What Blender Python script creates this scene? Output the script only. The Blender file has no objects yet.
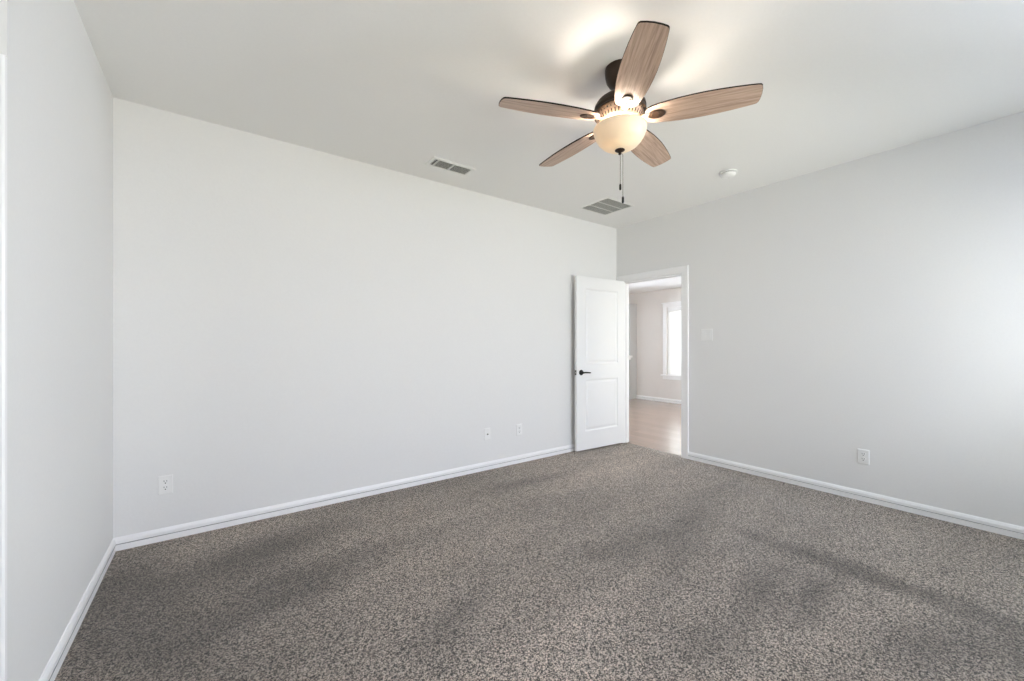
import bpy, bmesh, math, random
from math import sin, cos, pi, radians
from mathutils import Vector, Matrix

random.seed(7)
S = bpy.context.scene
COL = S.collection

# ------------------------------------------------------------------ camera, world, lights, exposure
F_PX, YAW, HY, CAM_Z = 403.906, 36.3944, 344.758, 1.25221
cam_d = bpy.data.cameras.new('camera')
cam_d.sensor_width = 36.0
cam_d.lens = 36.0 * F_PX / 1024.0
cam_d.shift_y = (HY - 340.5) / 1024.0
cam_d.clip_start = 0.02
cam = bpy.data.objects.new('camera', cam_d)
COL.objects.link(cam)
cam.location = (0, 0, CAM_Z)
cam.rotation_euler = (pi / 2, 0, -radians(YAW))
S.camera = cam

W = bpy.data.worlds.new('sky')
S.world = W
W.use_nodes = True
wn = W.node_tree.nodes
wl = W.node_tree.links
wn.clear()
sky = wn.new('ShaderNodeTexSky')
sky.sky_type = 'HOSEK_WILKIE'
sky.sun_direction = (-0.4, 0.5, 0.77)
sky.turbidity = 4.0
bg = wn.new('ShaderNodeBackground')
bg.inputs['Strength'].default_value = 0.3
out = wn.new('ShaderNodeOutputWorld')
wl.new(sky.outputs[0], bg.inputs[0])
wl.new(bg.outputs[0], out.inputs[0])

S.view_settings.view_transform = 'Standard'
S.view_settings.look = 'None'
S.view_settings.gamma = 1.0
S.view_settings.use_curve_mapping = False
S.view_settings.exposure = -0.07
S.cycles.max_bounces = 16
S.cycles.diffuse_bounces = 12
S.cycles.transparent_max_bounces = 12


def area(name, loc, rot, sx, sy, power, colr, spread=180):
    l = bpy.data.lights.new(name, 'AREA')
    l.shape = 'RECTANGLE'
    l.size, l.size_y = sx, sy
    l.energy = power
    l.color = colr
    l.spread = radians(spread)
    o = bpy.data.objects.new(name, l)
    o.location = loc
    o.rotation_euler = rot
    COL.objects.link(o)
    return o


# room frame: x runs along the long back wall, y towards it, camera over the origin
XL, XR, YB, YR, H = -0.490, 4.160, 3.381, -1.300, 2.743
WT = 0.115                        # partition thickness
XL2, YK = XL - 1.15, 1.837         # the room steps out to the left behind the camera
HX, HY0, HY1, HH = 7.938, 0.9, 7.0, 2.455      # living room behind the doorway
FL = 0.010                        # carpet surface

# daylight lamps outside the windows, seen and unseen; some are added fill
DAY = (0.86, 0.93, 1.0)
SKY = (0.90, 0.95, 1.0)
GND = (1.0, 0.97, 0.92)
T_DN, T_UP = radians(62), radians(122)
WIN = [(-0.36, 0.62), (1.20, 2.55), (2.80, 4.02)]  # all unseen; left and middle openings added to even out the light
WZ0, WZ1 = 0.55, 2.20
for nm, (wa, wb), pw, pc in zip(('left', 'middle', 'right'), WIN, (3, 2, 37), (SKY, SKY, (0.73, 0.86, 1.0))):
    area('window_daylight_' + nm, ((wa + wb) / 2, YR - 0.108, (WZ0 + WZ1) / 2), (pi / 2, 0, 0), wb - wa - 0.06, WZ1 - WZ0 - 0.06, pw, pc)
SWY0, SWY1 = -1.12, -0.22  # unseen side window and lamp, added to light the left wall
area('window_daylight_side', (XR + 0.108, (SWY0 + SWY1) / 2, (WZ0 + WZ1) / 2), (0, pi / 2, 0), WZ1 - WZ0 - 0.06, SWY1 - SWY0 - 0.06, 152, (0.855, 0.895, 1.0))
area('yard_rear', (1.8, YR - 0.75, 0.35), (radians(125), 0, 0), 4.6, 1.2, 312, (1.0, 0.885, 0.64))  # unseen panel added to throw warm light up at the ceiling
area('sky_rear', (1.8, YR - 0.75, 2.35), (radians(55), 0, 0), 4.6, 1.3, 364, (0.81, 0.815, 1.0))  # unseen panel added for cool light on the lower walls
area('daylight_hall_window', (HX + 0.45, 4.60, 1.4), (0, pi / 2, 0), 1.7, 1.5, 85, (1.0, 1.0, 0.98))
area('daylight_hall_side', (6.1, HY0 - 0.40, 1.4), (pi / 2, 0, 0), 1.9, 1.6, 64, (1.0, 0.95, 0.75))  # lamp at an unseen window, added to brighten the living room
area('daylight_hall_end', (5.5, HY1 + 0.25, 1.4), (-pi / 2, 0, 0), 1.8, 1.5, 420, (0.80, 0.87, 1.0))  # lamp at an unseen end window, added to light the far wall


# ------------------------------------------------------------------ materials
def mat(name):
    m = bpy.data.materials.new(name)
    m.use_nodes = True
    return m, m.node_tree.nodes, m.node_tree.links, m.node_tree.nodes['Principled BSDF']


def paint(name, rgb, rough=0.55, bump=0.0, scale=90.0, metal=0.0, mottling=0.02, spec=0.5):
    m, n, l, p = mat(name)
    p.inputs['Roughness'].default_value = rough
    p.inputs['Metallic'].default_value = metal
    p.inputs['Specular IOR Level'].default_value = spec
    tc = n.new('ShaderNodeTexCoord')
    nz = n.new('ShaderNodeTexNoise')
    nz.inputs['Scale'].default_value = scale
    nz.inputs['Detail'].default_value = 3
    l.new(tc.outputs['Object'], nz.inputs['Vector'])
    mx = n.new('ShaderNodeMix')
    mx.data_type = 'RGBA'
    mx.inputs['A'].default_value = (*[c * (1 - mottling) for c in rgb], 1)
    mx.inputs['B'].default_value = (*[min(1, c * (1 + mottling)) for c in rgb], 1)
    l.new(nz.outputs['Fac'], mx.inputs['Factor'])
    l.new(mx.outputs['Result'], p.inputs['Base Color'])
    if bump:
        b = n.new('ShaderNodeBump')
        b.inputs['Strength'].default_value = bump
        b.inputs['Distance'].default_value = 0.004
        l.new(nz.outputs['Fac'], b.inputs['Height'])
        l.new(b.outputs['Normal'], p.inputs['Normal'])
    return m


M = {}
M['wall'] = paint('wall_paint', (0.785, 0.785, 0.775), 0.6, 0.10, 75)
M['ceiling'] = paint('ceiling_paint', (0.83, 0.83, 0.82), 0.75, 0.12, 70)
M['hall_wall'] = paint('hall_wall_paint', (0.75, 0.715, 0.68), 0.6, 0.08, 75)
M['breast'] = paint('grey_surround', (0.58, 0.585, 0.59), 0.6, 0.05, 60)
M['trim'] = paint('trim_enamel', (0.90, 0.90, 0.90), 0.32, 0.0, 20, mottling=0.005)
M['door'] = paint('door_enamel', (0.85, 0.85, 0.845), 0.35, 0.0, 20, mottling=0.005)
M['plastic'] = paint('white_plastic', (0.84, 0.84, 0.83), 0.35, 0.0, 20, mottling=0.005)
M['socket'] = paint('socket_hole', (0.03, 0.03, 0.03), 0.6)
M['black'] = paint('black_metal', (0.008, 0.0075, 0.007), 0.45, spec=0.25)
M['vent_white'] = paint('vent_enamel', (0.80, 0.80, 0.78), 0.45, mottling=0.005)
M['vent_grey'] = paint('filter_shade', (0.33, 0.33, 0.31), 0.8)
M['vent_dark'] = paint('duct_shade', (0.10, 0.10, 0.095), 0.8)
M['bronze'] = paint('brushed_bronze', (0.034, 0.019, 0.011), 0.45, 0.0, 60, metal=0.2, spec=0.35, mottling=0.15)
M['bronze_light'] = paint('copper_bronze', (0.42, 0.30, 0.225), 0.42, 0.0, 60, metal=0.5, mottling=0.1)
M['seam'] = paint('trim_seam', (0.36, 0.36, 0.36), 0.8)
M['satin'] = paint('satin_nickel', (0.6, 0.58, 0.55), 0.35, metal=0.8)
M['chain'] = paint('chain_metal', (0.20, 0.17, 0.14), 0.35, metal=0.7)
M['blade_edge'] = paint('blade_edge', (0.014, 0.009, 0.007), 0.7, spec=0.2)
M['blind'] = paint('blind_vinyl', (0.85, 0.85, 0.84), 0.5)


def wood_planks():
    m, n, l, p = mat('vinyl_plank')
    tc = n.new('ShaderNodeTexCoord')
    mp = n.new('ShaderNodeMapping')
    mp.inputs['Rotation'].default_value = (0, 0, pi / 2)
    l.new(tc.outputs['Object'], mp.inputs['Vector'])
    br = n.new('ShaderNodeTexBrick')
    br.inputs['Scale'].default_value = 1.0
    br.inputs['Brick Width'].default_value = 1.22
    br.inputs['Row Height'].default_value = 0.18
    br.inputs['Mortar Size'].default_value = 0.0025
    br.inputs['Color1'].default_value = (0.25, 0.155, 0.110, 1)
    br.inputs['Color2'].default_value = (0.32, 0.207, 0.152, 1)
    br.inputs['Mortar'].default_value = (0.22, 0.14, 0.10, 1)
    l.new(mp.outputs[0], br.inputs['Vector'])
    mp2 = n.new('ShaderNodeMapping')
    mp2.inputs['Scale'].default_value = (30, 1.6, 10)
    l.new(tc.outputs['Object'], mp2.inputs['Vector'])
    nz = n.new('ShaderNodeTexNoise')
    nz.inputs['Scale'].default_value = 1.0
    nz.inputs['Detail'].default_value = 6
    l.new(mp2.outputs[0], nz.inputs['Vector'])
    rm = n.new('ShaderNodeMapRange')
    rm.inputs['To Min'].default_value = 0.72
    rm.inputs['To Max'].default_value = 1.28
    l.new(nz.outputs['Fac'], rm.inputs['Value'])
    mx = n.new('ShaderNodeMix')
    mx.data_type = 'RGBA'
    mx.blend_type = 'MULTIPLY'
    mx.inputs['Factor'].default_value = 1.0
    l.new(br.outputs['Color'], mx.inputs['A'])
    l.new(rm.outputs[0], mx.inputs['B'])
    l.new(mx.outputs['Result'], p.inputs['Base Color'])
    p.inputs['Roughness'].default_value = 0.30
    p.inputs['Coat Weight'].default_value = 1.0
    p.inputs['Coat Roughness'].default_value = 0.17
    p.inputs['Coat IOR'].default_value = 1.6
    return m


M['plank'] = wood_planks()


def blade_wood():
    m, n, l, p = mat('driftwood_laminate')
    tc = n.new('ShaderNodeTexCoord')
    mp = n.new('ShaderNodeMapping')
    mp.inputs['Scale'].default_value = (4.5, 95, 8)
    l.new(tc.outputs['Object'], mp.inputs['Vector'])
    nz = n.new('ShaderNodeTexNoise')
    nz.inputs['Scale'].default_value = 1.0
    nz.inputs['Detail'].default_value = 7
    nz.inputs['Roughness'].default_value = 0.62
    nz.inputs['Distortion'].default_value = 0.5
    l.new(mp.outputs[0], nz.inputs['Vector'])
    cr = n.new('ShaderNodeValToRGB')
    e = cr.color_ramp.elements
    e[0].position = 0.30
    e[0].color = (0.31, 0.210, 0.155, 1)
    e[1].position = 0.72
    e[1].color = (0.64, 0.485, 0.395, 1)
    k = e.new(0.52)
    k.color = (0.52, 0.378, 0.295, 1)
    l.new(nz.outputs['Fac'], cr.inputs['Fac'])
    l.new(cr.outputs['Color'], p.inputs['Base Color'])
    p.inputs['Roughness'].default_value = 0.5
    return m


M['blade'] = blade_wood()


def bowl_glass():
    m, n, l, p = mat('alabaster_glass')
    tc = n.new('ShaderNodeTexCoord')
    nz = n.new('ShaderNodeTexNoise')
    nz.inputs['Scale'].default_value = 9
    nz.inputs['Detail'].default_value = 3
    l.new(tc.outputs['Object'], nz.inputs['Vector'])
    mx = n.new('ShaderNodeMix')
    mx.data_type = 'RGBA'
    mx.inputs['A'].default_value = (0.86, 0.76, 0.58, 1)
    mx.inputs['B'].default_value = (0.93, 0.85, 0.69, 1)
    l.new(nz.outputs['Fac'], mx.inputs['Factor'])
    l.new(mx.outputs['Result'], p.inputs['Base Color'])
    p.inputs['Roughness'].default_value = 0.28
    tr = n.new('ShaderNodeBsdfTranslucent')
    l.new(mx.outputs['Result'], tr.inputs['Color'])
    ms = n.new('ShaderNodeMixShader')
    ms.inputs[0].default_value = 0.065
    l.new(p.outputs[0], ms.inputs[1])
    l.new(tr.outputs[0], ms.inputs[2])
    l.new(ms.outputs[0], n['Material Output'].inputs['Surface'])
    return m


M['bowl'] = bowl_glass()


def pane_glass():
    m, n, l, p = mat('window_glass')
    tr = n.new('ShaderNodeBsdfTransparent')
    tr.inputs[0].default_value = (0.95, 0.97, 0.97, 1)
    gl = n.new('ShaderNodeBsdfGlossy')
    gl.inputs['Roughness'].default_value = 0.03
    fr = n.new('ShaderNodeFresnel')
    ms = n.new('ShaderNodeMixShader')
    l.new(fr.outputs[0], ms.inputs[0])
    l.new(tr.outputs[0], ms.inputs[1])
    l.new(gl.outputs[0], ms.inputs[2])
    l.new(ms.outputs[0], n['Material Output'].inputs['Surface'])
    return m


M['glass'] = pane_glass()


def blind_mat():
    m, n, l, p = mat('blind_slats')
    p.inputs['Base Color'].default_value = (0.86, 0.86, 0.85, 1)
    p.inputs['Roughness'].default_value = 0.5
    tr = n.new('ShaderNodeBsdfTranslucent')
    tr.inputs[0].default_value = (0.9, 0.9, 0.88, 1)
    ms = n.new('ShaderNodeMixShader')
    ms.inputs[0].default_value = 0.10
    l.new(p.outputs[0], ms.inputs[1])
    l.new(tr.outputs[0], ms.inputs[2])
    l.new(ms.outputs[0], n['Material Output'].inputs['Surface'])
    return m


M['blind'] = blind_mat()


STROKES_AND_LIGHT = [
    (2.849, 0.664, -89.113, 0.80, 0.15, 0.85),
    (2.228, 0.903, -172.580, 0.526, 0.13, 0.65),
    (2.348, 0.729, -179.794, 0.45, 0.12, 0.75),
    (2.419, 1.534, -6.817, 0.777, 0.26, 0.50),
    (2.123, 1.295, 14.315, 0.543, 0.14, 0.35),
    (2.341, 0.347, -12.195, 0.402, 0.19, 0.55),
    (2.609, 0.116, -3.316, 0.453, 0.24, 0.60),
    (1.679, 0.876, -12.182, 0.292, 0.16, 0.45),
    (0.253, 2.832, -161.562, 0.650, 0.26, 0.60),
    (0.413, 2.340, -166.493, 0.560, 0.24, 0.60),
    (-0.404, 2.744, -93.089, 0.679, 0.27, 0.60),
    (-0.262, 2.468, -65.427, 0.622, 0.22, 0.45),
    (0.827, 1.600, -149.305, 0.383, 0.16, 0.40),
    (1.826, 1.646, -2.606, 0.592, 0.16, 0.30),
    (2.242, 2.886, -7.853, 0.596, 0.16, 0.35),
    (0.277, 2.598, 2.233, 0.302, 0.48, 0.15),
    (-0.10, 2.15, -75.0, 1.30, 0.70, 0.50),  # broad patch painting the dimmer light at the left
    (3.35, 2.75, 10.0, 1.40, 0.95, -0.75),  # paler patch painting the hall's light on the carpet by the doorway
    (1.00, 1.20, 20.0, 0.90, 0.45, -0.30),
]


def carpet():
    m, n, l, p = mat('frieze_carpet')
    tc = n.new('ShaderNodeTexCoord')
    P = tc.outputs['Object']

    def noise(scale, detail, vec=P, rough=0.5, dist=0.0):
        z = n.new('ShaderNodeTexNoise')
        z.inputs['Scale'].default_value = scale
        z.inputs['Detail'].default_value = detail
        z.inputs['Roughness'].default_value = rough
        z.inputs['Distortion'].default_value = dist
        l.new(vec, z.inputs['Vector'])
        return z.outputs['Fac']

    def math_(op, a, b=None, clamp=False):
        k = n.new('ShaderNodeMath')
        k.operation = op
        k.use_clamp = clamp
        for i, v in enumerate((a, b)):
            if v is None:
                continue
            if isinstance(v, (int, float)):
                k.inputs[i].default_value = v
            else:
                l.new(v, k.inputs[i])
        return k.outputs[0]

    tuft = noise(160, 3, rough=0.6, dist=1.0)
    fleck = noise(85, 2)
    cr = n.new('ShaderNodeValToRGB')
    e = cr.color_ramp.elements
    e[0].position = 0.462
    e[0].color = (0.016, 0.012, 0.009, 1)
    e[1].position = 0.548
    e[1].color = (0.645, 0.550, 0.460, 1)
    k = e.new(0.5)
    k.color = (0.190, 0.153, 0.122, 1)
    l.new(math_('ADD', math_('MULTIPLY', tuft, 0.86), math_('MULTIPLY', fleck, 0.14)), cr.inputs['Fac'])
    # the nap brushed lighter and darker by the vacuum cleaner
    mp = n.new('ShaderNodeMapping')
    mp.inputs['Rotation'].default_value = (0, 0, radians(28))
    mp.inputs['Scale'].default_value = (0.7, 2.6, 1)
    l.new(P, mp.inputs['Vector'])
    tracks = noise(1.15, 2, mp.outputs[0], dist=0.5)
    mp2 = n.new('ShaderNodeMapping')
    mp2.inputs['Rotation'].default_value = (0, 0, radians(-62))
    mp2.inputs['Scale'].default_value = (0.8, 3.4, 1)
    l.new(P, mp2.inputs['Vector'])
    tracks2 = noise(1.0, 2, mp2.outputs[0], dist=0.3)
    nap = math_('ADD', math_('MULTIPLY', tracks, 0.6), math_('MULTIPLY', tracks2, 0.4))
    rm = n.new('ShaderNodeMapRange')
    rm.inputs['From Min'].default_value = 0.36
    rm.inputs['From Max'].default_value = 0.64
    rm.inputs['To Min'].default_value = 0.86
    rm.inputs['To Max'].default_value = 1.16
    l.new(nap, rm.inputs['Value'])
    # pushed-pile strokes, then patches painting light falloff: centre, angle, half length, half width, depth
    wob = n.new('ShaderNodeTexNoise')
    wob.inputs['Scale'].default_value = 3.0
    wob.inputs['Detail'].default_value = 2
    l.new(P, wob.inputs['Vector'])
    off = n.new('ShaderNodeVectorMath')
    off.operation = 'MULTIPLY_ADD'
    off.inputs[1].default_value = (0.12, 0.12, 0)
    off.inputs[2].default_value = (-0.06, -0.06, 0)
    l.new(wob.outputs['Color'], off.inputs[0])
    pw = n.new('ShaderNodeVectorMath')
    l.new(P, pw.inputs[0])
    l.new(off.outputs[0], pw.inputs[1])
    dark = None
    for cx, cy, an, hl, hw, dp in STROKES_AND_LIGHT:
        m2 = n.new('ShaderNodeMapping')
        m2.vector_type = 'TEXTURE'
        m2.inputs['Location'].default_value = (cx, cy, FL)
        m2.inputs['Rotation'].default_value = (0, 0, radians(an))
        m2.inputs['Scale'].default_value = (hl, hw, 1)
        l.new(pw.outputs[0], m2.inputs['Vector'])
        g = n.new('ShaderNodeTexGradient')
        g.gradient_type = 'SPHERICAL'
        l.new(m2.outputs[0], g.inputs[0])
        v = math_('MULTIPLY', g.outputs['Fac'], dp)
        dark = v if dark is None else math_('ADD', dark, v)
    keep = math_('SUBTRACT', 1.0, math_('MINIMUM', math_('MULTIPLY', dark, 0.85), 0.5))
    mx = n.new('ShaderNodeMix')
    mx.data_type = 'RGBA'
    mx.blend_type = 'MULTIPLY'
    mx.inputs['Factor'].default_value = 1.0
    l.new(cr.outputs['Color'], mx.inputs['A'])
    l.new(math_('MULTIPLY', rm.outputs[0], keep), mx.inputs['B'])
    l.new(mx.outputs['Result'], p.inputs['Base Color'])
    p.inputs['Roughness'].default_value = 1.0
    p.inputs['Specular IOR Level'].default_value = 0.08
    p.inputs['Sheen Weight'].default_value = 0.35
    p.inputs['Sheen Roughness'].default_value = 0.5
    p.inputs['Sheen Tint'].default_value = (0.95, 0.93, 0.90, 1)
    b = n.new('ShaderNodeBump')
    b.inputs['Strength'].default_value = 0.9
    b.inputs['Distance'].default_value = 0.012
    l.new(tuft, b.inputs['Height'])
    l.new(b.outputs['Normal'], p.inputs['Normal'])
    return m


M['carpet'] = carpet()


# ------------------------------------------------------------------ mesh helpers
def link(name, bm, mats, parent=None, smooth=False, bevel=0.0, kind=None, loc=None, rotz=0):
    bmesh.ops.recalc_face_normals(bm, faces=bm.faces)
    me = bpy.data.meshes.new(name)
    bm.to_mesh(me)
    bm.free()
    for m in (mats if isinstance(mats, (list, tuple)) else [mats]):
        me.materials.append(m)
    o = bpy.data.objects.new(name, me)
    COL.objects.link(o)
    if smooth:
        for f in me.polygons:
            f.use_smooth = True
        try:
            me.set_sharp_from_angle(angle=radians(38))
        except Exception:
            pass
    if bevel:
        bv = o.modifiers.new('bevel', 'BEVEL')
        bv.width = bevel
        bv.segments = 2
        bv.limit_method = 'ANGLE'
    if parent:
        o.parent = parent
    if kind:
        o['kind'] = kind
    if loc:
        o.location = loc
    if rotz:
        o.rotation_euler = (0, 0, rotz)
    return o


def box(bm, x0, x1, y0, y1, z0, z1, mi=0):
    v = [bm.verts.new((x, y, z)) for x in (x0, x1) for y in (y0, y1) for z in (z0, z1)]
    for q in ((0, 1, 3, 2), (4, 6, 7, 5), (0, 4, 5, 1), (2, 3, 7, 6), (0, 2, 6, 4), (1, 5, 7, 3)):
        f = bm.faces.new([v[i] for i in q])
        f.material_index = mi


def boxes(*bs):
    bm = bmesh.new()
    for b in bs:
        box(bm, *b)
    return bm


def lathe(prof, seg=48, c=(0, 0), axis='z', bm=None):
    bm = bm or bmesh.new()
    rings = []
    for r, z in prof:
        if r < 1e-6:
            rings.append([bm.verts.new((c[0], c[1], z))])
        else:
            rings.append([bm.verts.new((c[0] + r * cos(2 * pi * i / seg), c[1] + r * sin(2 * pi * i / seg), z)) for i in range(seg)])
    for a, b in zip(rings, rings[1:]):
        for i in range(seg):
            j = (i + 1) % seg
            if len(a) == 1 and len(b) == 1:
                continue
            if len(a) == 1:
                bm.faces.new((a[0], b[i], b[j]))
            elif len(b) == 1:
                bm.faces.new((a[i], a[j], b[0]))
            else:
                bm.faces.new((a[i], a[j], b[j], b[i]))
    return bm


def prism(bm, pts, fn0, fn1, mi=0):
    """closed 2-D outline swept between two placements"""
    a = [bm.verts.new(fn0(*p)) for p in pts]
    b = [bm.verts.new(fn1(*p)) for p in pts]
    k = len(pts)
    for i in range(k):
        j = (i + 1) % k
        bm.faces.new((a[i], a[j], b[j], b[i])).material_index = mi
    bm.faces.new(a).material_index = mi
    bm.faces.new(b[::-1]).material_index = mi


def tube(bm, pts, r, seg=8):
    pts = [Vector(p) for p in pts]
    rings = []
    for i, p in enumerate(pts):
        d = (pts[min(i + 1, len(pts) - 1)] - pts[max(i - 1, 0)]).normalized()
        u = d.orthogonal().normalized() if i == 0 else (u - d * u.dot(d)).normalized()
        w = d.cross(u)
        rr = r[i] if isinstance(r, (list, tuple)) else r
        rings.append([bm.verts.new(p + (u * cos(2 * pi * k / seg) + w * sin(2 * pi * k / seg)) * rr) for k in range(seg)])
    for a, b in zip(rings, rings[1:]):
        for k in range(seg):
            j = (k + 1) % seg
            bm.faces.new((a[k], a[j], b[j], b[k]))
    bm.faces.new(rings[0][::-1])
    bm.faces.new(rings[-1])


def thing(name, label, cat, loc, rot=(0, 0, 0), group=None):
    o = bpy.data.objects.new(name, None)
    o.empty_display_size = 0.1
    COL.objects.link(o)
    o.location = loc
    o.rotation_euler = rot
    o['label'] = label
    o['category'] = cat
    if group:
        o['group'] = group
    return o


def struct(name, bm, m, **k):
    return link(name, bm, m, kind='structure', **k)


# ------------------------------------------------------------------ the room shell
DY0, DY1, DZ = 2.475, 3.285, 2.045          # doorway in the right wall
CX1 = XL - 0.0755
CX0, CZ = CX1 - 0.80, 2.020                  # doorway in the return wall at the left
XF = 4.212                                   # where carpet meets plank
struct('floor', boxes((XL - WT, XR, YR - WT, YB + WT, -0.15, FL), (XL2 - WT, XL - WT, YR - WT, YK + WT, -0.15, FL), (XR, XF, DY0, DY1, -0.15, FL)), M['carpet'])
struct('floor_hall', boxes((XF, HX + 0.15, HY0 - 0.15, HY1 + 0.15, -0.15, 0.0)), M['plank'])
struct('ceiling', boxes((XL - WT, XR + WT, YR - WT, YB + WT, H, H + 0.12), (XL2 - WT, XL - WT, YR - WT, YB + WT, H, H + 0.12)), M['ceiling'])
struct('ceiling_hall', boxes((XR + WT, HX + 0.15, HY0 - 0.15, HY1 + 0.15, HH, HH + 0.12)), M['ceiling'])
struct('wall_back', boxes((XL - WT, XR, YB, YB + WT, 0, H)), M['wall'])
struct('wall_left', boxes((XL - WT, XL, YK, YB, 0, H)), M['wall'])
struct('wall_left_return', boxes((CX1, XL - WT, YK, YK + WT, 0, H), (XL2 - WT, CX0, YK, YK + WT, 0, H), (CX0, CX1, YK, YK + WT, CZ, H)), M['wall'])
struct('wall_left_rear', boxes((XL2 - WT, XL2, YR - WT, YK, 0, H)), M['wall'])


def wall_right():
    bm = bmesh.new()
    for b in ((XR, XR + WT, YR - WT, SWY0, 0, H), (XR, XR + WT, SWY0, SWY1, 0, WZ0), (XR, XR + WT, SWY0, SWY1, WZ1, H), (XR, XR + WT, SWY1, DY0, 0, H), (XR, XR + WT, DY1, YB + WT, 0, H), (XR, XR + WT, DY0, DY1, DZ, H)):
        box(bm, *b)
    for f in bm.faces:
        f.normal_update()
    bm.faces.ensure_lookup_table()
    o = struct('wall_right', bm, [M['wall'], M['hall_wall']])
    for f in o.data.polygons:
        if f.center.x > XR + WT - 1e-4:
            f.material_index = 1
    return o


wall_right()
# rear wall (behind the camera) with the inferred and added window openings
xs = [XL2] + [v for w_ in WIN for v in w_] + [XR]
rear = [(xs[i], xs[i + 1], YR - WT, YR, 0, H) for i in range(0, len(xs), 2)]
for a, b in WIN:
    rear += [(a, b, YR - WT, YR, 0, WZ0), (a, b, YR - WT, YR, WZ1, H)]
struct('wall_rear', boxes(*rear), M['wall'])


def window_unit(name, a, b, z0, z1, place, mid=True):
    """frame, meeting rail and pane of a sash window; place maps (along, depth, z) to the room"""
    def bx(bm, u0, u1, d0, d1, w0, w1):
        p, q = place(u0, d0, w0), place(u1, d1, w1)
        box(bm, min(p[0], q[0]), max(p[0], q[0]), min(p[1], q[1]), max(p[1], q[1]), w0, w1)
    bm = bmesh.new()
    f = 0.045
    for u in ((a, a + f), (b - f, b)):
        bx(bm, u[0], u[1], 0.03, 0.095, z0, z1)
    bx(bm, a + f, b - f, 0.03, 0.095, z0, z0 + f)
    bx(bm, a + f, b - f, 0.03, 0.095, z1 - f, z1)
    zm = (z0 + z1) / 2
    bx(bm, a + f, b - f, 0.045, 0.09, zm - 0.02, zm + 0.02)
    if mid:
        um = (a + b) / 2
        bx(bm, um - 0.03, um + 0.03, 0.03, 0.092, z0 + f, z1 - f)
    w = struct(name, bm, M['trim'], bevel=0.002)
    bm = bmesh.new()
    bx(bm, a + f, b - f, 0.066, 0.070, z0 + f, zm - 0.02)
    bx(bm, a + f, b - f, 0.066, 0.070, zm + 0.02, z1 - f)
    link('pane', bm, M['glass'], w)
    return w


for i, (a, b) in enumerate(WIN):
    w = window_unit('window_%d' % (i + 1), a, b, WZ0, WZ1, lambda u, d, z: (u, YR - d, z), mid=False)
    link('window_sill', boxes((a - 0.04, b + 0.04, YR + 0.0, YR + 0.045, WZ0 - 0.022, WZ0), (a, b, YR - 0.03, YR, WZ0 - 0.0, WZ0 + 0.004)), M['trim'], w, bevel=0.003)

window_unit('window_6', SWY0, SWY1, WZ0, WZ1, lambda u, d, z: (XR + d, u, z), mid=False)  # unseen, added for the side fill light

# ------------------------------------------------------------------ living room beyond the doorway
FWY0, FWY1, FWZ0, FWZ1 = 4.02, 5.085, 0.60, 2.065
struct('wall_hall_far', boxes((HX, HX + 0.15, HY0 - 0.15, FWY0, 0, HH), (HX, HX + 0.15, FWY1, HY1 + 0.15, 0, HH),
                              (HX, HX + 0.15, FWY0, FWY1, 0, FWZ0), (HX, HX + 0.15, FWY0, FWY1, FWZ1, HH)), M['hall_wall'])
SX0, SX1 = 5.2, 7.0
struct('wall_hall_near', boxes((XR + WT, SX0, HY0 - 0.15, HY0, 0, HH), (SX1, HX, HY0 - 0.15, HY0, 0, HH),
                               (SX0, SX1, HY0 - 0.15, HY0, 0, 0.6), (SX0, SX1, HY0 - 0.15, HY0, 2.1, HH)), M['hall_wall'])
EX0, EX1 = 4.6, 6.4
struct('wall_hall_end', boxes((XR + WT, EX0, HY1, HY1 + 0.15, 0, HH), (EX1, HX, HY1, HY1 + 0.15, 0, HH), (EX0, EX1, HY1, HY1 + 0.15, 0, 0.6), (EX0, EX1, HY1, HY1 + 0.15, 2.1, HH)), M['hall_wall'])
window_unit('window_7', EX0, EX1, 0.6, 2.1, lambda u, d, z: (u, HY1 + d, z))  # unseen window added for the end fill light
struct('wall_hall_side', boxes((XR, XR + WT, YB + WT, HY1 + 0.15, 0, HH)), M['hall_wall'])
window_unit('window_5', SX0, SX1, 0.6, 2.1, lambda u, d, z: (u, HY0 - d, z))  # unseen window added for the hall's side fill
w4 = window_unit('window_4', FWY0, FWY1, FWZ0, FWZ1, lambda u, d, z: (HX + d, u, z), mid=False)
ca = 0.085
link('casing', boxes((HX - 0.018, HX, FWY1, FWY1 + ca, FWZ0, FWZ1), (HX - 0.018, HX, FWY0 - ca, FWY0, FWZ0, FWZ1),
                     (HX - 0.020, HX, FWY0 - ca - 0.005, FWY1 + ca + 0.005, FWZ1, FWZ1 + 0.085),
                     (HX - 0.032, HX, FWY0 - ca - 0.025, FWY1 + ca + 0.025, FWZ1 + 0.085, FWZ1 + 0.105)), M['trim'], w4, bevel=0.002)
link('window_sill', boxes((HX - 0.055, HX + 0.03, FWY0 - ca - 0.03, FWY1 + ca + 0.03, FWZ0 - 0.028, FWZ0),
                          (HX - 0.018, HX, FWY0 - ca, FWY1 + ca, FWZ0 - 0.10, FWZ0 - 0.028)), M['trim'], w4, bevel=0.003)
bl = thing('window_blind', 'white horizontal slat blind closed in the window beyond the open doorway', 'blind', (HX + 0.015, (FWY0 + FWY1) / 2, FWZ0))
bw = (FWY1 - FWY0) / 2 - 0.012
bh = FWZ1 - FWZ0
link('head_rail', boxes((-0.012, 0.014, -bw, bw, bh - 0.075, bh - 0.002)), M['trim'], bl, bevel=0.002)
bm = bmesh.new()
z = 0.035
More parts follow.
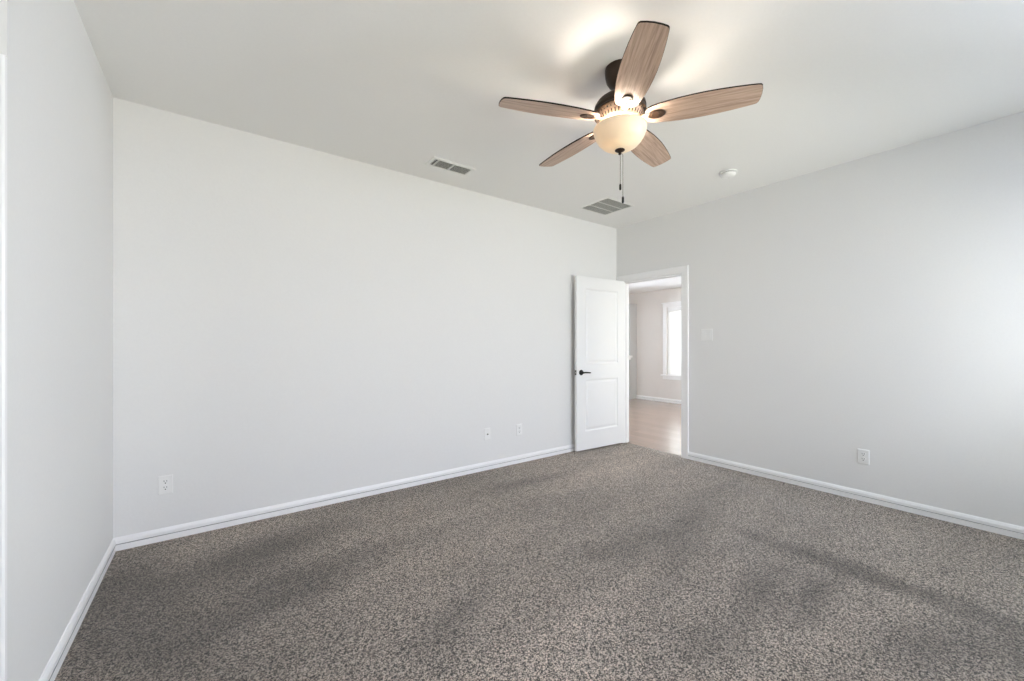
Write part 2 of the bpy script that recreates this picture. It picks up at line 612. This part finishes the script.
while z < bh - 0.08:
    t = radians(62)
    prism(bm, [(-0.0006, -0.025), (0.0006, -0.025), (0.0006, 0.025), (-0.0006, 0.025)],
          lambda a, b: (b * cos(t) + a * sin(t), -bw + 0.004, z + b * sin(t) - a * cos(t)),
          lambda a, b: (b * cos(t) + a * sin(t), bw - 0.004, z + b * sin(t) - a * cos(t)))
    z += 0.042
link('slats', bm, M['blind'], bl)
link('bottom_rail', boxes((-0.012, 0.012, -bw + 0.004, bw - 0.004, 0.002, 0.020)), M['trim'], bl, bevel=0.002)

# tall grey block at the left of the far wall, with its white ledge
struct('wall_hall_breast', boxes((HX - 0.25, HX, 5.86, 7.0, 0, 2.20)), M['breast'])
struct('trim_mantel', boxes((HX - 0.40, HX - 0.25, 5.79, 7.0, 0.960, 1.005), (HX - 0.36, HX - 0.25, 5.83, 7.0, 0.91, 0.960)), M['trim'], bevel=0.004)


# ------------------------------------------------------------------ baseboards and casings
BASE = [(0, 0), (0.014, 0), (0.014, 0.0405), (0.004, 0.0412), (0.004, 0.0444), (0.0130, 0.0447), (0.0125, 0.064), (0.009, 0.072), (0.006, 0.079), (0.003, 0.083), (0, 0.083)]


def baseboard(name, p0, p1, nrm, z=FL - 0.004, m0=0.0, m1=0.0):
    """skirting from p0 to p1; m0/m1 mitre the ends (+1 inside corner)"""
    bm = bmesh.new()
    d = (Vector(p1) - Vector(p0)).normalized()
    nn = Vector(nrm)
    f0 = lambda a, b: (*(Vector(p0) + nn * a + d * a * m0), z + b)
    f1 = lambda a, b: (*(Vector(p1) + nn * a - d * a * m1), z + b)
    prism(bm, BASE, f0, f1)
    bm.faces.ensure_lookup_table()
    for i in (2, 3, 4):                # the groove's shade line is put into its colour
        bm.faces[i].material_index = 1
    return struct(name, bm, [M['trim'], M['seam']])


CW = 0.083                # casing width
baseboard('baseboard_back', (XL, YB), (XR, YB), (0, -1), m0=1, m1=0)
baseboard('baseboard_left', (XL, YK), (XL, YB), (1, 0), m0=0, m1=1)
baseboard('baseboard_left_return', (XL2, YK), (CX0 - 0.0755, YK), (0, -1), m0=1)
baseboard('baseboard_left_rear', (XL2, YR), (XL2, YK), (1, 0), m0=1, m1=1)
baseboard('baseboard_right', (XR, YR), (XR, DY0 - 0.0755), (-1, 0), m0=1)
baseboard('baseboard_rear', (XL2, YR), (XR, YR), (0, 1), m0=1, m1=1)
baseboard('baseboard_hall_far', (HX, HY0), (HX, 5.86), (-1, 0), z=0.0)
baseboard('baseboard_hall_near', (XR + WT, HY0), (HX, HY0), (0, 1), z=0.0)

# casing profile across its width (0 = at the opening): thickness
CAS = [(0.004, 0), (0.004, 0.010), (0.010, 0.0125), (0.022, 0.011), (0.030, 0.0135), (0.060, 0.0165), (0.070, 0.0175), (0.0755, 0.0155), (0.0755, 0)]


def casing(name, X, sgn, y0, y1, zt, swap=False):
    """door casing on the plane x = X facing sgn*x (or, swapped, on y = X), mitred at the head"""
    bm = bmesh.new()
    q = (lambda x, y, z: (y, x, z)) if swap else (lambda x, y, z: (x, y, z))
    for side in (-1, 1):
        y = y0 if side < 0 else y1
        prism(bm, CAS, lambda w, t: q(X + sgn * t, y + side * w, FL - 0.004), lambda w, t: q(X + sgn * t, y + side * w, zt + w))
    prism(bm, CAS, lambda w, t: q(X + sgn * t, y0 - w, zt + w), lambda w, t: q(X + sgn * t, y1 + w, zt + w))
    return struct(name, bm, M['trim'])


casing('trim_1', XR, -1, DY0, DY1, DZ)
casing('trim_2', XR + WT, 1, DY0, DY1, DZ)
casing('trim_3', YK, -1, CX0, CX1, CZ, swap=True)
JT = 0.012
# jamb lining of the bedroom doorway with its stop
struct('trim_4', boxes((XR, XR + WT, DY1 - JT, DY1, FL, DZ), (XR, XR + WT, DY0, DY0 + JT, FL, DZ), (XR, XR + WT, DY0 + JT, DY1 - JT, DZ - JT, DZ),
                       (XR + 0.045, XR + 0.08, DY1 - JT - 0.011, DY1 - JT, FL, DZ - JT), (XR + 0.045, XR + 0.08, DY0 + JT, DY0 + JT + 0.011, FL, DZ - JT),
                       (XR + 0.045, XR + 0.08, DY0 + JT + 0.011, DY1 - JT - 0.011, DZ - JT - 0.011, DZ - JT)), M['trim'], bevel=0.0015)
struct('trim_5', boxes((CX1 - JT, CX1, YK, YK + WT, FL, CZ), (CX0, CX0 + JT, YK, YK + WT, FL, CZ), (CX0 + JT, CX1 - JT, YK, YK + WT, CZ - JT, CZ)), M['trim'], bevel=0.0015)


# ------------------------------------------------------------------ doors
def door_bm(w, h, t):
    """two-panel moulded slab: x 0..w from the hinge, y 0..t, z 0..h"""
    bm = bmesh.new()
    st = 0.126
    us = [0, 0.118, w - 0.135, w]
    zs = [0, 0.213, 0.815, 0.995, h - 0.137, h]
    for side in (0, 1):
        y = 0 if side == 0 else t
        s = 1 if side == 0 else -1
        vv = {}

        def V(u, yy, zz):
            k = (round(u, 5), round(yy, 5), round(zz, 5))
            if k not in vv:
                vv[k] = bm.verts.new(k)
            return vv[k]
        for i in range(3):
            for j in range(5):
                a, b, c, d = us[i], us[i + 1], zs[j], zs[j + 1]
                if i == 1 and j in (1, 3):
                    # sticking: slope down, flat channel, slope up to a raised field
                    steps = [(0, 0), (0.008, 0.006), (0.014, 0.009), (0.022, 0.009), (0.040, 0.0035), (0.044, 0.0028)]
                    rings = [[V(a + o, y + s * q, c + o), V(b - o, y + s * q, c + o), V(b - o, y + s * q, d - o), V(a + o, y + s * q, d - o)] for o, q in steps]
                    for r0, r1 in zip(rings, rings[1:]):
                        for k in range(4):
                            bm.faces.new((r0[k], r0[(k + 1) % 4], r1[(k + 1) % 4], r1[k]))
                    bm.faces.new(rings[-1])
                else:
                    bm.faces.new((V(a, y, c), V(b, y, c), V(b, y, d), V(a, y, d)))
    # edges
    for k in range(3):
        for zz in (0, h):
            bm.faces.new([bm.verts.new(p) for p in ((us[k], 0, zz), (us[k + 1], 0, zz), (us[k + 1], t, zz), (us[k], t, zz))])
    for k in range(5):
        for uu in (0, w):
            bm.faces.new([bm.verts.new(p) for p in ((uu, 0, zs[k]), (uu, t, zs[k]), (uu, t, zs[k + 1]), (uu, 0, zs[k + 1]))])
    bmesh.ops.remove_doubles(bm, verts=bm.verts, dist=1e-5)
    return bm


DW, DH, DT = 0.800, 2.014, 0.035
ANG = radians(3.1)
# hinge corner of the visible face
door = struct('door_1', door_bm(DW, DH, DT), M['door'], loc=(4.136, 3.236, FL + 0.022), rotz=0)
# local x runs from the hinge to the free edge, local y away from the camera
door.rotation_euler = (0, 0, pi - ANG)
door.scale = (1, 1, 1)


def mirror_y(o):
    for v in o.data.vertices:
        v.co.y = -v.co.y
    o.data.flip_normals()


mirror_y(door)
door['label'] = 'white two-panel door standing open beside the back wall corner'
door['category'] = 'door'


def lever(parent, u, zc, face):
    """rose + lever on the face at local y = face (sign gives the side)"""
    s = -1 if face < -DT / 2 else 1
    y0 = -DT if s < 0 else 0
    bm = bmesh.new()
    seg = 24
    prof = [(0.0, 0.0), (0.031, 0.0), (0.032, 0.003), (0.031, 0.007), (0.024, 0.011), (0.013, 0.013), (0.0115, 0.018), (0.0115, 0.046), (0.008, 0.052), (0, 0.053)]
    rings = []
    for r, d in prof:
        if r == 0:
            rings.append([bm.verts.new((u, y0 + s * d, zc))])
        else:
            rings.append([bm.verts.new((u + r * cos(2 * pi * i / seg), y0 + s * d, zc + r * sin(2 * pi * i / seg))) for i in range(seg)])
    for a, b in zip(rings, rings[1:]):
        for i in range(seg):
            j = (i + 1) % seg
            q = [a[0], b[i], b[j]] if len(a) == 1 else ([a[i], a[j], b[0]] if len(b) == 1 else [a[i], a[j], b[j], b[i]])
            bm.faces.new(q)
    yy = y0 + s * 0.044
    tube(bm, [(u + 0.004, yy, zc), (u - 0.03, yy, zc + 0.001), (u - 0.06, yy + s * 0.002, zc), (u - 0.09, yy + s * 0.001, zc - 0.003), (u - 0.112, yy - s * 0.004, zc - 0.004)],
         [0.0085, 0.009, 0.0085, 0.008, 0.0065], 12)
    return link('door_handle', bm, M['black'], parent, smooth=True)


HZ = 0.900
lever(door, DW - 0.066, HZ, 0)
lever(door, DW - 0.066, HZ, -DT)
lp = link('latch_plate', boxes((DW, DW + 0.0015, -DT + 0.006, -0.006, HZ - 0.028, HZ + 0.028)), M['black'], door)
link('latch_bolt', boxes((DW + 0.0015, DW + 0.010, -DT / 2 - 0.0065, -DT / 2 + 0.0065, HZ - 0.008, HZ + 0.008)), M['satin'], lp, bevel=0.001)
for hz in (0.20, 1.0, 1.80):
    bm = lathe([(0, hz - 0.046), (0.006, hz - 0.046), (0.007, hz - 0.044), (0.007, hz + 0.044), (0.006, hz + 0.046), (0, hz + 0.046)], 12, c=(-0.006, -DT - 0.003))
    box(bm, -0.0015, 0.0, -DT, -0.006, hz - 0.044, hz + 0.044)
    link('hinge', bm, M['black'], door)

# closed door in the return wall
d2 = struct('door_2', door_bm(CX1 - CX0 - 2 * JT - 0.006, 1.992, DT), M['door'], loc=(CX0 + JT + 0.003, YK + 0.085, FL + 0.004))
mirror_y(d2)


# ------------------------------------------------------------------ wall plates
def plate_bm(w, h, t=0.0055):
    bm = bmesh.new()
    e = 0.004
    o = [(-w / 2, -h / 2), (w / 2, -h / 2), (w / 2, h / 2), (-w / 2, h / 2)]
    i_ = [(-w / 2 + e, -h / 2 + e), (w / 2 - e, -h / 2 + e), (w / 2 - e, h / 2 - e), (-w / 2 + e, h / 2 - e)]
    r = [[bm.verts.new((x, 0, z)) for x, z in o], [bm.verts.new((x, -t * 0.45, z)) for x, z in o], [bm.verts.new((x, -t, z)) for x, z in i_]]
    for a, b in zip(r, r[1:]):
        for k in range(4):
            bm.faces.new((a[k], a[(k + 1) % 4], b[(k + 1) % 4], b[k]))
    bm.faces.new(r[0][::-1])
    bm.faces.new(r[-1])
    return bm


def disc(bm, x, z, r, y0, y1, seg=16, sx=1.0, cut=None):
    pts = []
    for i in range(seg):
        a = 2 * pi * i / seg
        px, pz = r * sx * cos(a), r * sin(a)
        if cut:
            px = max(-cut, min(cut, px))
        pts.append((px, pz))
    prism(bm, pts, lambda u, v: (x + u, y0, z + v), lambda u, v: (x + u, y1, z + v))


def outlet(label, loc, rz, w=0.074, h=0.118):
    t = thing('electrical_outlet', label, 'outlet', loc, (0, 0, rz), 'duplex wall outlets')
    link('face_plate', plate_bm(w, h), M['plastic'], t, bevel=0.0012)
    for s in (1, -1):
        bm = bmesh.new()
        disc(bm, 0, s * 0.0195, 0.0172, -0.0052, -0.0075, 28, cut=0.0165)
        r = link('receptacle', bm, M['plastic'], t)
        bm = bmesh.new()
        box(bm, -0.0080, -0.0054, -0.0080, -0.0070, s * 0.0195 + 0.001, s * 0.0195 + 0.0105)
        box(bm, 0.0054, 0.0080, -0.0080, -0.0070, s * 0.0195 + 0.001, s * 0.0195 + 0.0105)
        disc(bm, 0, s * 0.0195 - 0.0075, 0.0034, -0.0070, -0.0080, 12)
        link('slots', bm, M['socket'], r)
    bm = bmesh.new()
    disc(bm, 0, 0, 0.0032, -0.0052, -0.0068, 12)
    link('screw', bm, M['vent_white'], t)
    return t


outlet('white duplex outlet low on the back wall near the left corner', (-0.250, YB, 0.361), 0)
outlet('small white duplex outlet on the back wall, the plate nearer the open door', (2.584, YB, 0.358), 0)
outlet('white duplex outlet low on the right wall above the baseboard', (XR, 0.928, 0.361), pi * 1.5)

t = thing('cable_jack', 'white cable jack plate with one dark socket, left of the outlet near the door', 'wall plate', (2.184, YB, 0.364))
link('face_plate', plate_bm(0.072, 0.118), M['plastic'], t, bevel=0.0012)
bm = bmesh.new()
disc(bm, 0, 0, 0.0085, -0.0050, -0.0085, 6)
nut = link('jack_nut', bm, M['vent_white'], t)
bm = bmesh.new()
disc(bm, 0, 0, 0.0062, -0.0084, -0.0160, 16)
link('jack_socket', bm, M['socket'], nut)
for s in (1, -1):
    bm = bmesh.new()
    disc(bm, 0, s * 0.042, 0.003, -0.0050, -0.0064, 12)
    link('screw', bm, M['vent_white'], t)

t = thing('light_switch', 'white double rocker light switch on the right wall beside the doorway', 'switch', (XR, 2.198, 1.355), (0, 0, pi * 1.5))
link('face_plate', plate_bm(0.124, 0.124), M['plastic'], t, bevel=0.0012)
for s in (-1, 1):
    bm = bmesh.new()
    x = s * 0.024
    prism(bm, [(-0.0050, -0.033), (-0.0068, -0.033), (-0.0082, 0.0), (-0.0100, 0.033), (-0.0050, 0.033)],
          lambda a, b: (x - 0.0165, a, b), lambda a, b: (x + 0.0165, a, b))
    link('rocker', bm, M['plastic'], t)


# ------------------------------------------------------------------ ceiling vents and smoke detector
def grille_frame(x0, x1, y0, y1, rim, t):
    """stamped frame hanging under z=0, open in the middle"""
    bm = bmesh.new()
    o = [(x0, y0), (x1, y0), (x1, y1), (x0, y1)]
    e = 0.006
    m_ = [(x0 + e, y0 + e), (x1 - e, y0 + e), (x1 - e, y1 - e), (x0 + e, y1 - e)]
    i_ = [(x0 + rim, y0 + rim), (x1 - rim, y0 + rim), (x1 - rim, y1 - rim), (x0 + rim, y1 - rim)]
    r = [[bm.verts.new((x, y, 0)) for x, y in o], [bm.verts.new((x, y, -t)) for x, y in m_],
         [bm.verts.new((x, y, -t)) for x, y in i_], [bm.verts.new((x, y, 0)) for x, y in i_]]
    for a, b in zip(r, r[1:] + r[:1]):
        for k in range(4):
            bm.faces.new((a[k], a[(k + 1) % 4], b[(k + 1) % 4], b[k]))
    return bm


def louvers(bm, a0, a1, b0, b1, n, tilt, depth, along='x', zc=-0.006):
    for i in range(n):
        b = b0 + (b1 - b0) * (i + 0.5) / n
        c, s = cos(tilt), sin(tilt)
        pts = [(-depth / 2, -0.0006), (depth / 2, -0.0006), (depth / 2, 0.0006), (-depth / 2, 0.0006)]
        def f(A):
            def g(u, v):
                q = b + u * c - v * s
                zz = zc + u * s + v * c
                return (A, q, zz) if along == 'x' else (q, A, zz)
            return g
        prism(bm, pts, f(a0), f(a1))


# supply register
vt = thing('air_vent', 'white two-section louvered supply register in the ceiling, left of the fan', 'vent', (1.592, 3.022, H))
hx, hy, rim = 0.196, 0.090, 0.030
link('frame', grille_frame(-hx, hx, -hy, hy, rim, 0.008), M['vent_white'], vt)
ix, iy = hx - rim, hy - rim
link('duct_shade', boxes((-ix, ix, -iy, iy, -0.0012, -0.0004)), M['vent_dark'], vt)
bm = bmesh.new()
louvers(bm, -ix + 0.034, -0.006, -iy, iy, 7, radians(38), 0.017)
louvers(bm, 0.006, ix, -iy, iy, 7, radians(38), 0.017)
louvers(bm, -iy, iy, -ix, -ix + 0.030, 2, radians(40), 0.016, along='y')
link('louvers', bm, M['vent_white'], vt)
link('divider', boxes((-0.005, 0.005, -iy, iy, -0.014, -0.002)), M['vent_white'], vt)
link('divider', boxes((-ix + 0.030, -ix + 0.034, -iy, iy, -0.012, -0.002)), M['vent_white'], vt)

# return grille
vt = thing('return_grille', 'square white return air grille in three louvered bands on the ceiling near the corner', 'vent', (3.405, 2.905, H))
hx, hy, rim = 0.215, 0.205, 0.024
link('frame', grille_frame(-hx, hx, -hy, hy, rim, 0.006), M['vent_white'], vt)
ix, iy = hx - rim, hy - rim
link('duct_shade', boxes((-ix, ix, -iy, iy, -0.0012, -0.0004)), M['vent_grey'], vt)
bm = bmesh.new()
for k in range(3):
    y0 = -iy + 2 * iy * k / 3
    y1 = -iy + 2 * iy * (k + 1) / 3
    louvers(bm, -ix, ix, y0 + 0.006, y1 - 0.006, 8, radians(35), 0.0125)
    if k:
        link('divider', boxes((-ix, ix, y0 - 0.006, y0 + 0.006, -0.0075, -0.002)), M['vent_white'], vt)
link('louvers', bm, M['vent_white'], vt)

t = thing('smoke_detector', 'round white smoke detector on the ceiling right of the fan', 'smoke detector', (3.575, 1.703, H))
link('base_plate', lathe([(0, 0), (0.070, 0), (0.072, -0.003), (0.071, -0.010), (0.062, -0.012), (0, -0.012)], 40), M['plastic'], t, smooth=True)
link('vent_gap', lathe([(0.058, -0.010), (0.058, -0.018), (0.0, -0.018)], 40), M['vent_dark'], t, smooth=True)
link('cover', lathe([(0.0, -0.016), (0.062, -0.016), (0.063, -0.019), (0.061, -0.028), (0.052, -0.037), (0.036, -0.042), (0.018, -0.044), (0, -0.0445)], 40), M['plastic'], t, smooth=True)
bm = lathe([(0, -0.043), (0.010, -0.043), (0.010, -0.0462), (0.008, -0.047), (0, -0.047)], 20, c=(0.016, 0.0))
link('test_button', bm, M['vent_white'], t, smooth=True)

# ------------------------------------------------------------------ ceiling fan
FX, FY, ZB = 1.764, 1.411, 2.465
fan = thing('ceiling_fan', 'five-blade bronze ceiling fan with wood blades and a lit cream glass bowl', 'ceiling fan', (FX, FY, H))


def zr(prof):
    return [(r, z - H) for r, z in prof]


link('canopy', lathe(zr([(0, H), (0.078, H), (0.079, H - 0.012), (0.077, H - 0.040), (0.071, H - 0.066), (0.058, H - 0.088), (0.042, H - 0.100), (0.020, H - 0.104), (0, H - 0.104)])), M['bronze'], fan, smooth=True)
link('downrod', lathe(zr([(0, 2.665), (0.019, 2.665), (0.019, 2.605), (0.026, 2.600), (0.026, 2.575), (0, 2.575)]), 24), M['bronze'], fan, smooth=True)
link('motor_housing', lathe(zr([(0, 2.592), (0.040, 2.592), (0.070, 2.588), (0.100, 2.577), (0.122, 2.560), (0.134, 2.540), (0.137, 2.524), (0.134, 2.520), (0.134, 2.510), (0.138, 2.506), (0.138, 2.496), (0.131, 2.490), (0, 2.490)]), 64), M['bronze'], fan, smooth=True)
# ribbed collar under the motor
bm = lathe(zr([(0, 2.492), (0.128, 2.492), (0.124, 2.480), (0.108, 2.455), (0.100, 2.448), (0, 2.448)]), 64)
collar = link('motor_collar', bm, M['bronze_light'], fan, smooth=True)
bm = bmesh.new()
for i in range(40):
    a = 2 * pi * i / 40
    c, s = cos(a), sin(a)
    pts = [(0.1285, 2.490 - H), (0.1105, 2.456 - H), (0.1075, 2.458 - H), (0.124, 2.490 - H)]
    w = 0.0028
    prism(bm, pts, lambda r, z: (r * c - w * s, r * s + w * c, z), lambda r, z: (r * c + w * s, r * s - w * c, z))
link('cooling_slots', bm, M['black'], collar)

# blades
HWP = [(0.128, 0.0), (0.129, 0.020), (0.134, 0.036), (0.145, 0.049), (0.165, 0.058), (0.20, 0.0665), (0.25, 0.0735), (0.30, 0.0785), (0.36, 0.0815), (0.42, 0.082), (0.48, 0.0795), (0.54, 0.075), (0.60, 0.0685), (0.640, 0.063), (0.652, 0.060), (0.659, 0.053), (0.664, 0.030), (0.666, 0.0)]


def blade_bm():
    bm = bmesh.new()
    T = 0.0075
    up = [(r, w) for r, w in HWP]
    dn = [(r, -w) for r, w in HWP[-2:0:-1]]
    pts = up + dn
    c = 0.0012
    def ins(p):
        return (p[0] + (c if p[0] < 0.15 else (-c if p[0] > 0.645 else 0)), p[1] - math.copysign(min(c, abs(p[1])), p[1]) if p[1] else 0)
    rings = [[bm.verts.new((*ins(p), T / 2)) for p in pts], [bm.verts.new((*p, T / 2 - c)) for p in pts], [bm.verts.new((*p, -T / 2 + c)) for p in pts], [bm.verts.new((*ins(p), -T / 2)) for p in pts]]
    k = len(pts)
    for a, b in zip(rings, rings[1:]):
        for i in range(k):
            j = (i + 1) % k
            bm.faces.new((a[i], a[j], b[j], b[i])).material_index = 1
    bm.faces.new(rings[0][::-1]).material_index = 0
    bm.faces.new(rings[-1]).material_index = 0
    return bm


def iron_bm():
    """flat arm from the hub under the blade"""
    bm = bmesh.new()
    T = 0.004
    arm = [(0.085, 0.016), (0.115, 0.014), (0.140, 0.017), (0.160, 0.022)]
    pts = arm + [(r, -w) for r, w in arm[::-1]]
    prism(bm, pts, lambda x, y: (x, y, -0.0032), lambda x, y: (x, y, -0.0032 - T))
    return bm


def medal_bm():
    bm = bmesh.new()
    seg = 32
    prof = [(1.0, -0.0032), (1.0, -0.0062), (0.94, -0.0088), (0.80, -0.0098), (0.70, -0.0086), (0.0, -0.0080)]
    rings = []
    for q, z in prof:
        if q == 0:
            rings.append([bm.verts.new((0.186, 0, z))])
        else:
            rings.append([bm.verts.new((0.186 + 0.046 * q * cos(2 * pi * i / seg), 0.030 * q * sin(2 * pi * i / seg), z)) for i in range(seg)])
    for a, b in zip(rings, rings[1:]):
        for i in range(seg):
            j = (i + 1) % seg
            bm.faces.new((a[i], a[j], b[0]) if len(b) == 1 else (a[i], a[j], b[j], b[i]))
    bm.faces.new(rings[0][::-1])
    return bm


def screw_bm(x, y):
    return lathe([(0, -0.0078), (0.0042, -0.0080), (0.0040, -0.0098), (0.0022, -0.0108), (0, -0.011)], 12, c=(x, y))


PITCH = radians(-12)
first = None
for k, az in enumerate((-130.3, -57.3, 14.2, 86.3, 158.3)):
    if first is None:
        b = link('blade', blade_bm(), [M['blade'], M['blade_edge']], fan)
        first = [b, link('blade_iron', iron_bm(), M['bronze_light'], b), link('medallion', medal_bm(), M['bronze'], b, smooth=True), *[link('screw', screw_bm(x, y), M['bronze'], b, smooth=True) for x, y in ((0.165, 0.0), (0.200, 0.012), (0.200, -0.012))]]
    else:
        b = first[0].copy()
        COL.objects.link(b)
        for q in first[1:]:
            d = q.copy()
            COL.objects.link(d)
            d.parent = b
    b.parent = fan
    b.location = (0, 0, ZB - H)
    b.rotation_mode = 'XYZ'
    b.rotation_euler = (PITCH, 0, radians(az))

# light kit
link('light_fitter', lathe(zr([(0, 2.450), (0.060, 2.450), (0.060, 2.425), (0.030, 2.420), (0.030, 2.410), (0, 2.410)]), 32), M['bronze_light'], fan, smooth=True)
bo = [(0.139, 2.421), (0.141, 2.416), (0.140, 2.410), (0.137, 2.396), (0.129, 2.374), (0.115, 2.350), (0.095, 2.329), (0.070, 2.314), (0.040, 2.305), (0.006, 2.302)]
bi = [(0.006, 2.305), (0.040, 2.308), (0.069, 2.317), (0.093, 2.332), (0.112, 2.352), (0.126, 2.376), (0.134, 2.397), (0.136, 2.421)]
bm = lathe(zr(bo + bi + bo[:1]), 64)
link('glass_bowl', bm, M['bowl'], fan, smooth=True)
link('bowl_rod', lathe(zr([(0, 2.410), (0.004, 2.410), (0.004, 2.300), (0, 2.300)]), 12), M['bronze'], fan, smooth=True)
link('finial', lathe(zr([(0, 2.3045), (0.026, 2.3045), (0.0265, 2.302), (0.023, 2.299), (0.014, 2.294), (0.008, 2.290), (0.0075, 2.286), (0.0085, 2.283), (0.006, 2.279), (0, 2.277)]), 32), M['bronze'], fan, smooth=True)
for dx, dy, z0, zf0, zf1 in ((0.0015, -0.0015, 2.282, 2.121, 2.088), (0.0135, -0.0095, 2.288, 2.053, 2.018)):
    bm = bmesh.new()
    tube(bm, [(dx * 0.6, dy * 0.6, z0 - H), (dx, dy, z0 - 0.012 - H), (dx, dy, zf0 - H)], 0.0013, 6)
    z = z0 - 0.014
    while z > zf0:
        lathe([(0, z - H - 0.0021), (0.0019, z - H - 0.001), (0.0019, z - H + 0.001), (0, z - H + 0.0021)], 6, c=(dx, dy), bm=bm)
        z -= 0.006
    ch = link('pull_chain', bm, M['chain'], fan, smooth=True)
    link('pull_knob', lathe([(0, zf0 - H + 0.002), (0.0035, zf0 - H), (0.0060, zf0 - H - 0.006), (0.0062, zf1 - H + 0.005), (0.004, zf1 - H), (0, zf1 - H)], 16, c=(dx, dy)), M['black'], ch, smooth=True)
for k in range(2):
    a = radians(190 + 180 * k)
    L = bpy.data.lights.new('fan_bulb', 'POINT')
    L.energy = 9.0
    L.color = (1.0, 0.90, 0.78)
    L.shadow_soft_size = 0.03
    o = bpy.data.objects.new('fan_bulb', L)
    o.location = (0.072 * cos(a), 0.072 * sin(a), 2.372 - H)
    o.parent = fan
    COL.objects.link(o)
